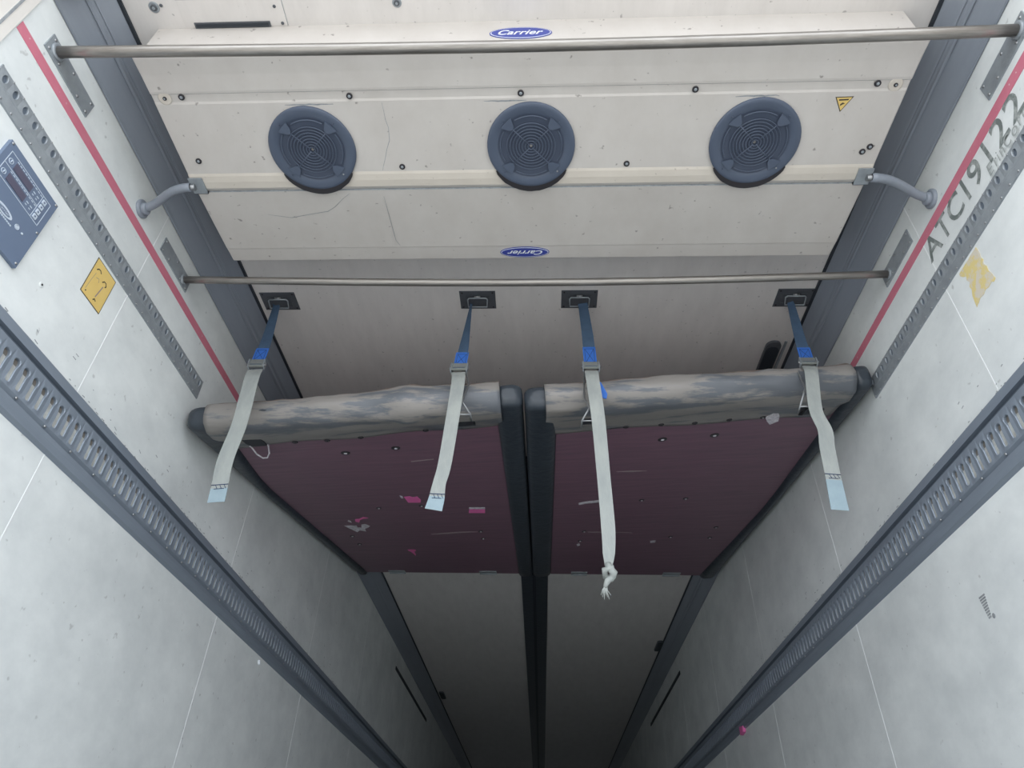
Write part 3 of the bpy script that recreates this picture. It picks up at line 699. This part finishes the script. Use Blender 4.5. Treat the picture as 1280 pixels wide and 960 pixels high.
gr = partition('right', (-.056,1.42,1.953), (1.165,1.525,1.96), (-.058,1.87,4.5), (1.165,1.87,4.5),
    lambda v: .092+.006*v, lambda v: .950+.022*min(1,v/.4)-.05*max(0,(v-.5)/.5), .058, .945,
    'right hanging partition, plain burgundy board with black padded edges and few scratches',
    [(.440,.137,1),(.608,.133,1),(.447,.416,0),(.623,.416,0),(.240,.608,0),(.829,.600,0),(.833,.673,0),(.229,.681,0),(.647,.662,0)],
    dict(bolts=[(.307,.079),(.416,.078),(.521,.080),(.626,.076),(.730,.075)], edge=lambda u: .088-.006*u+.003*sin(u*15)), 1, (.42,.35), [(.211,.298),(.714,.808)],
    [(.194,.050,False),(.861,.064,False)])
def patch(g, pts, m, name, label, h=.0012):
    root, P, nn, du, dv = g; mb = MB(); mb.prism([P(u,v)+nn*.0004 for u,v in pts], nn*h, m); o = mb.obj(name, root); o['label'] = label
patch(gl, [(.508,.354),(.512,.388),(.562,.391),(.568,.375),(.560,.355),(.545,.360),(.530,.352)], mPink, 'sticker_scrap', 'ragged bright pink sticker scrap')
patch(gl, [(.494,.345),(.503,.350),(.502,.362),(.494,.360)], mPale, 'sticker_scrap', 'tiny pale scrap beside the pink one')
patch(gl, [(.75,.442),(.743,.467),(.812,.471),(.816,.446)], mPink, 'sticker_scrap', 'small pink strip with a white upper edge')
patch(gl, [(.751,.432),(.75,.442),(.816,.446),(.817,.436)], mPale, 'sticker_edge', 'white edge of the pink strip')
patch(gl, [(.237,.500),(.245,.483),(.262,.482),(.285,.470),(.305,.478),(.280,.482),(.262,.490),(.250,.508)], mPink, 'sticker_scrap', 'torn pinkish sliver')
patch(gl, [(.205,.496),(.213,.488),(.219,.497),(.216,.508)], mPale, 'sticker_scrap', 'tiny pale scrap')
patch(gl, [(.172,.529),(.200,.528),(.225,.530),(.224,.545),(.240,.548),(.250,.525),(.268,.520),(.284,.536),(.270,.548),(.250,.556),(.246,.578),(.232,.570),(.222,.566),(.205,.580),(.194,.566),(.182,.548)], mPale, 'sticker_remains', 'peeled grey sticker remains')
patch(gl, [(.374,.745),(.392,.742),(.415,.745),(.413,.756),(.402,.765),(.400,.795),(.394,.805),(.390,.782),(.384,.762),(.376,.757)], mPink, 'sticker_scrap', 'small pinkish triangular scrap')
patch(gl, [(.535,.612),(.60,.606),(.68,.600),(.756,.602),(.68,.608),(.60,.614)], mScr, 'scratch', 'long thin pale scratch')
patch(gl, [(.60,.180),(.68,.176),(.68,.178),(.60,.183)], mScr, 'scratch', 'thin faint scratch')
patch(gr, [(.196,.418),(.225,.412),(.287,.406),(.287,.418),(.225,.424),(.197,.430)], mPale, 'scratch', 'short white scratch beside the strap')
patch(gr, [(.258,.612),(.36,.616),(.46,.626),(.36,.624),(.258,.618)], mScr, 'scratch', 'thin pale scratch')
patch(gr, [(.315,.263),(.37,.262),(.425,.266),(.37,.268)], mScr, 'scratch', 'faint upper scratch')
patch(gr, [(.215,.710),(.226,.700),(.232,.715),(.220,.725)], mPale, 'sticker_scrap', 'tiny white scrap near the far edge')
patch(gr, [(.56,.690),(.585,.688),(.588,.703),(.566,.706)], mPale, 'sticker_scrap', 'tiny grey scrap near the far edge')
patch(gr, [(.738,.0750),(.752,.060),(.770,.062),(.778,.080),(.757,.090)], mPale, 'paper_scrap', 'white shred stuck on the curtain seam', .02)

# ---------------------------------------------------------------- anchor plates and straps
def interp(pts, n):
    # catmull-rom through pts
    P_ = [pts[0]*2-pts[1]]+pts+[pts[-1]*2-pts[-2]]; out = []
    for i in range(1, len(P_)-2):
        for k in range(n):
            t = k/n; a,b,c,d = P_[i-1:i+3]
            out.append(.5*((2*b)+(c-a)*t+(2*a-5*b+4*c-d)*t*t+(3*b-a-3*c+d)*t**3))
    out.append(pts[-1]); return out
def ribbon(mb, pts, widths, m, th=.0022, twist=None, n=5, matf=None):
    P_ = interp(pts, n); W_ = []
    for i in range(len(P_)):
        q = i/n; a = min(int(q), len(widths)-2); t = q-a; W_.append(widths[a]*(1-t)+widths[a+1]*t)
    rows = []
    for i,p in enumerate(P_):
        t = (P_[min(i+1,len(P_)-1)]-P_[max(i-1,0)]).normalized()
        q = i/n; tw = 0
        if twist: a = min(int(q), len(twist)-2); tw = twist[a]*(1-(q-a))+twist[a+1]*(q-a)
        side = Matrix.Rotation(tw, 3, t) @ (Vector((1,0,0)) - t*t.x).normalized()
        nrm = t.cross(side).normalized(); hw = W_[i]/2
        rows.append([p+side*hw*e+nrm*th*g_ for e,g_ in ((-1,-.5),(-.5,-.62),(0,-.5),(.5,-.62),(1,-.5),(1,.5),(.5,.5),(0,.62),(-.5,.5),(-1,.5))])
    vr = mb.grid(rows, m, close=True, smooth=False, matf=(lambda i,j: matf(i/(n)) ) if matf else None)
    mb.cap(vr[0][::-1], m); mb.cap(vr[-1], m)
    return P_, rows
BLUE = [(.190,1.467,1.866),(.204,1.463,1.864),(.223,1.407,1.858),(.219,1.387,1.858),(.207,1.392,1.860)]
straps = [
 dict(label='leftmost strap, straight broad pale tail hanging in front of the left wall', px=(-1.155,-1.010), ax=-1.093,
      up=[(-1.093,1.975,1.997),(-1.092,1.955,2.0),(-1.083,1.778,1.992),(-1.087,1.67,1.990)], uw=[.030,.036,.044,.048], tw=[.5,.3,.05,0],
      tail=[(-1.076,1.610,1.970),(-1.066,1.545,1.945),(-1.010,1.292,1.86),(-1.020,1.151,1.865),(-1.015,1.06,1.872),(-1.014,1.003,1.88)], wt=[.052,.052,.052,.053,.052,.052], knot=False, hx=-1.09, endc=.82, hook=False),
 dict(label='second strap from the left, narrow twisted blue top, short tail over the left partition', px=(-.332,-.186), ax=-.285,
      up=[(-.285,1.975,1.997),(-.287,1.955,2.0),(-.297,1.752,1.990),(-.305,1.64,1.985)], uw=[.016,.018,.040,.046], tw=[1.0,.9,.35,0],
      tail=[(-.306,1.590,1.965),(-.301,1.53,1.945),(-.293,1.312,1.85),(-.306,1.133,1.86),(-.317,1.061,1.86),(-.321,1.01,1.862),(-.325,.966,1.85)], wt=[.050,.046,.044,.042,.040,.048,.052], knot=False, hx=-.265, endc=.80, hook=True),
 dict(label='third strap from the left, longest, its pale tail ending in a frayed knot', px=(.082,.228), ax=.170,
      up=[(.168,1.975,1.997),(.170,1.955,2.0),(.180,1.793,1.992),(.184,1.645,1.985)], uw=[.038,.038,.044,.046], tw=[0,0,0,0],
      tail=[(.184,1.596,1.965),(.184,1.54,1.94),(.186,1.312,1.85),(.193,1.077,1.86),(.197,.921,1.87),(.194,.840,1.87),(.189,.786,1.87)], wt=[.048,.046,.044,.040,.040,.034,.014], knot=True, hx=.150, endc=9, hook=True),
 dict(label='rightmost strap, slanting pale tail ending beside the right wall', px=(.942,1.088), ax=.998,
      up=[(.996,1.975,1.997),(.996,1.948,2.0),(.985,1.768,1.990),(.983,1.662,1.985)], uw=[.022,.028,.040,.046], tw=[.6,.4,.1,0],
      tail=[(.976,1.618,1.968),(.965,1.565,1.945),(.893,1.337,1.845),(.900,1.25,1.84),(.890,1.183,1.84),(.885,1.075,1.85),(.877,.973,1.85)], wt=[.050,.044,.042,.046,.046,.046,.050], knot=False, hx=.955, endc=.83, hook=True)]
plate_lbl = ['leftmost dark ceiling anchor plate, partly under the left cove','dark ceiling anchor plate holding the second strap from the left','dark ceiling anchor plate holding the longest strap','rightmost dark ceiling anchor plate, beside the right cove']
for si, S in enumerate(straps):
    x0, x1 = S['px']; ax = S['ax']; zc = 1.997; cx_ = (x0+x1)/2
    root = empty('anchor_plate', V(cx_,2.0,zc)); tag(root, plate_lbl[si], 'bracket', 'strap anchor plates')
    mb = MB(); mb.box(V(x0,1.998,1.947), V(x1,2.0,2.047), mPlateD)
    # shallow pressed pan around the ring
    for a,b,c,d in ((cx_-.045,cx_+.045,1.972,1.975),(cx_-.045,cx_+.045,2.024,2.027),(cx_-.048,cx_-.045,1.972,2.027),(cx_+.045,cx_+.048,1.972,2.027)): mb.box(V(a,1.996,c),V(b,1.998,d),mPlateD)
    for dx in (-.062,.062): 
        for z in (1.957,2.037): mb.disc(V(cx_+dx,1.998,z), up, .004, .002, mBolt, 8)
    mb.obj('plate', root)
    mb = MB(); y = 1.985
    q = [V(cx_-.034,y,1.974),V(cx_+.034,y,1.974),V(cx_+.040,y,1.982),V(cx_+.038,y-.012,2.012),V(cx_-.038,y-.012,2.012),V(cx_-.040,y,1.982),V(cx_-.034,y,1.974)]
    mb.tube(q, .0032, mGalv, 8); mb.tube([V(cx_-.012,1.989,1.970),V(cx_+.012,1.989,1.970)], .0045, mBoltL, 8); mb.obj('lashing_ring', root)
    # strap
    root = empty('tie_down_strap', V(ax,1.96,2.0)); tag(root, S['label'], 'strap', 'straps holding up the partitions')
    def toZ(p, z): k = z/p[2]; return (p[0]*k, p[1]*k, z)   # bring the webbing clear of the curtain
    U = [V(*p) for p in S['up'][:2]]+[V(*toZ(S['up'][2],1.975)), V(*toZ(S['up'][3],1.945))]
    tz_ = [1.915,1.855,1.815,1.81,1.81,1.81,1.81,1.81]
    T = [V(*toZ(p, tz_[i])) for i,p in enumerate(S['tail'])]
    mb = MB(); ribbon(mb, U, S['uw'], mWebB, twist=S['tw'], n=7, matf=lambda q: mWebB); o = mb.obj('upper_webbing', root); o['label'] = 'dark blue webbing'
    # bright blue sewn label band
    a, b = U[-2].lerp(U[-1], .42), U[-1]; fw = Vector((0,-.0022,0)); hw = S['uw'][-1]/2+.001
    mb = MB(); d = (b-a).normalized(); mb.prism([a-Vector((hw,0,0))+fw, a+Vector((hw,0,0))+fw, b+d*.018+Vector((hw,0,0))+fw, b+d*.018-Vector((hw,0,0))+fw], Vector((0,-.001,0)), mWebL)
    o = mb.obj('sewn_label', root); o['label'] = 'bright blue sewn patch'
    mb = MB(); f2 = Vector((0,-.0036,0)); c0 = a+d*.012; c1 = b-d*.004; ex = Vector((hw*.7,0,0))
    for p,q_ in ((c0-ex,c0+ex),(c1-ex,c1+ex),(c0-ex,c1-ex),(c0+ex,c1+ex),(c0-ex,c1+ex),(c0+ex,c1-ex)): mb.tube([p+f2,q_+f2], .0008, mThread, 5)
    mb.obj('stitching', root)
    # cam buckle
    bp = U[-1].lerp(T[0], .5); dd = (T[0]-U[-1]).normalized(); sx = Vector((1,0,0)); fw2 = sx.cross(dd).normalized()
    if fw2.y > 0: fw2 = -fw2
    mb = MB(); bw = .031
    def bx(c, hx, hy, hz, m_):
        v = [c+sx*(hx*i)+dd*(hy*j)+fw2*(hz*k) for i in (-1,1) for j in (-1,1) for k in (-1,1)]
        vv = [mb.bm.verts.new(p) for p in v]
        for q_ in ((0,1,3,2),(4,6,7,5),(0,4,5,1),(2,3,7,6),(0,2,6,4),(1,5,7,3)): mb.bm.faces.new([vv[i] for i in q_]).material_index = mb.mi(m_)
    bx(bp-dd*.010+fw2*.003, .026, .024, .006, mBuck)                   # cam body
    for s in (-1,1): bx(bp+sx*s*.029+fw2*.004, .002, .027, .010, mGalv)
    mb.obj('buckle', root)
    mb = MB(); bx(bp+dd*.018+fw2*.010, .030, .008, .003, mBuck); bx(bp+dd*.018+fw2*.0135, .022, .003, .001, mRailD)
    mb.tube([bp+dd*.010-sx*.036+fw2*.006, bp+dd*.010+sx*.036+fw2*.006], .0045, mBoltL, 10); mb.obj('cam_lever', root)
    # pale loose tail
    mb = MB(); nT = len(T)-1
    P_, rows_ = ribbon(mb, T, S['wt'], mWebW, n=6, th=.0026, matf=lambda q, e=S['endc'], nT=nT: (mWebC if q/nT > e else mWebW))
    o = mb.obj('webbing_tail', root); o['label'] = 'faded pale grey webbing tail'
    if not S['knot']:
        mb = MB(); i = int(S['endc']*(len(P_)-1)); p = P_[i]; t = (P_[i+1]-P_[i-1]).normalized(); f3 = Vector((0,-.0026,0)); hw = S['wt'][-2]/2
        sd = (sx-t*t.x).normalized()
        mb.tube([p-sd*hw+f3, p+sd*hw+f3], .0012, mThread, 6)
        mb.tube([p-sd*hw*.6+f3+t*.014, p+sd*hw*.6+f3+t*.014], .0009, mThread, 6)
        for e_ in (-.5,0,.5): mb.tube([p+sd*hw*e_+f3, p+sd*hw*(e_+.3)+f3+t*.014], .0008, mThread, 5)
        mb.obj('stitching', root)
    else:
        mb = MB(); p = P_[-1]
        mb.tube([p+Vector((0,0,.02)),p+Vector((.004,-.008,.005)),p+Vector((.014,-.010,-.008)),p+Vector((.010,.008,-.016)),p+Vector((-.008,.008,-.010)),p+Vector((-.010,-.008,.000)),p+Vector((.008,-.012,.006)),p+Vector((.012,.002,-.014)),p+Vector((-.004,0,-.028)),p+Vector((-.012,0,-.046))], [.010,.010,.011,.011,.010,.010,.010,.010,.009,.005], mWebW, 10)
        for k in range(7):
            a = -.6+k*.2; q0 = p+Vector((-.006,0,-.036)); mb.tube([q0, q0+Vector((.010*a-.006,.004*a,-.016)), q0+Vector((.022*a-.004,.002,-.030-.006*(k%3)))], [.0022,.0016,.0008], mWebW, 5)
        mb.obj('frayed_knot', root)
        mb = MB(); mb.prism([V(*p) for p in BLUE], Vector((0,-.003,0)), mWebL)
        o = mb.obj('pull_tab', root); o['label'] = 'small bright blue pull tab'
    # bent wire hook from buckle down behind the tail to the tab on the panel
    if S['hook']:
        mb = MB(); k0 = bp+dd*.022
        hk = {1: [(-.255,1.486,1.90),(-.270,1.384,1.866),(-.239,1.343,1.885)], 2: [(.146,1.421,1.892),(.161,1.356,1.866),(.135,1.317,1.885)], 3: [(.898,1.533,1.90),(.891,1.440,1.868),(.864,1.376,1.885)]}[si]
        hk = [V(*p) for p in hk]; sd = 1 if si == 1 else -1; wd = -.044*sd
        mb.tube([k0+sx*.024*sd, hk[0], hk[1], hk[2], hk[2]+Vector((0,.030,-.006))], .0034, mBoltL, 8)
        mb.tube([k0-sx*.024*sd, hk[0]+Vector((wd,0,0)), hk[1]+Vector((wd*.35,.002,.0)), hk[2]+Vector((wd,0,0)), hk[2], ], .0034, mBoltL, 8)
        mb.obj('wire_hook', root)
    else:
        mb = MB(); k0 = bp+dd*.022; tp = gl[1](.10,.02)+gl[2]*.03
        mb.tube([k0-sx*.018+Vector((0,.006,0)), k0+Vector((-.01,-.015,-.08)), k0+Vector((.0,-.045,-.15)), tp], .003, mGalv, 8); mb.obj('wire_hook', root)
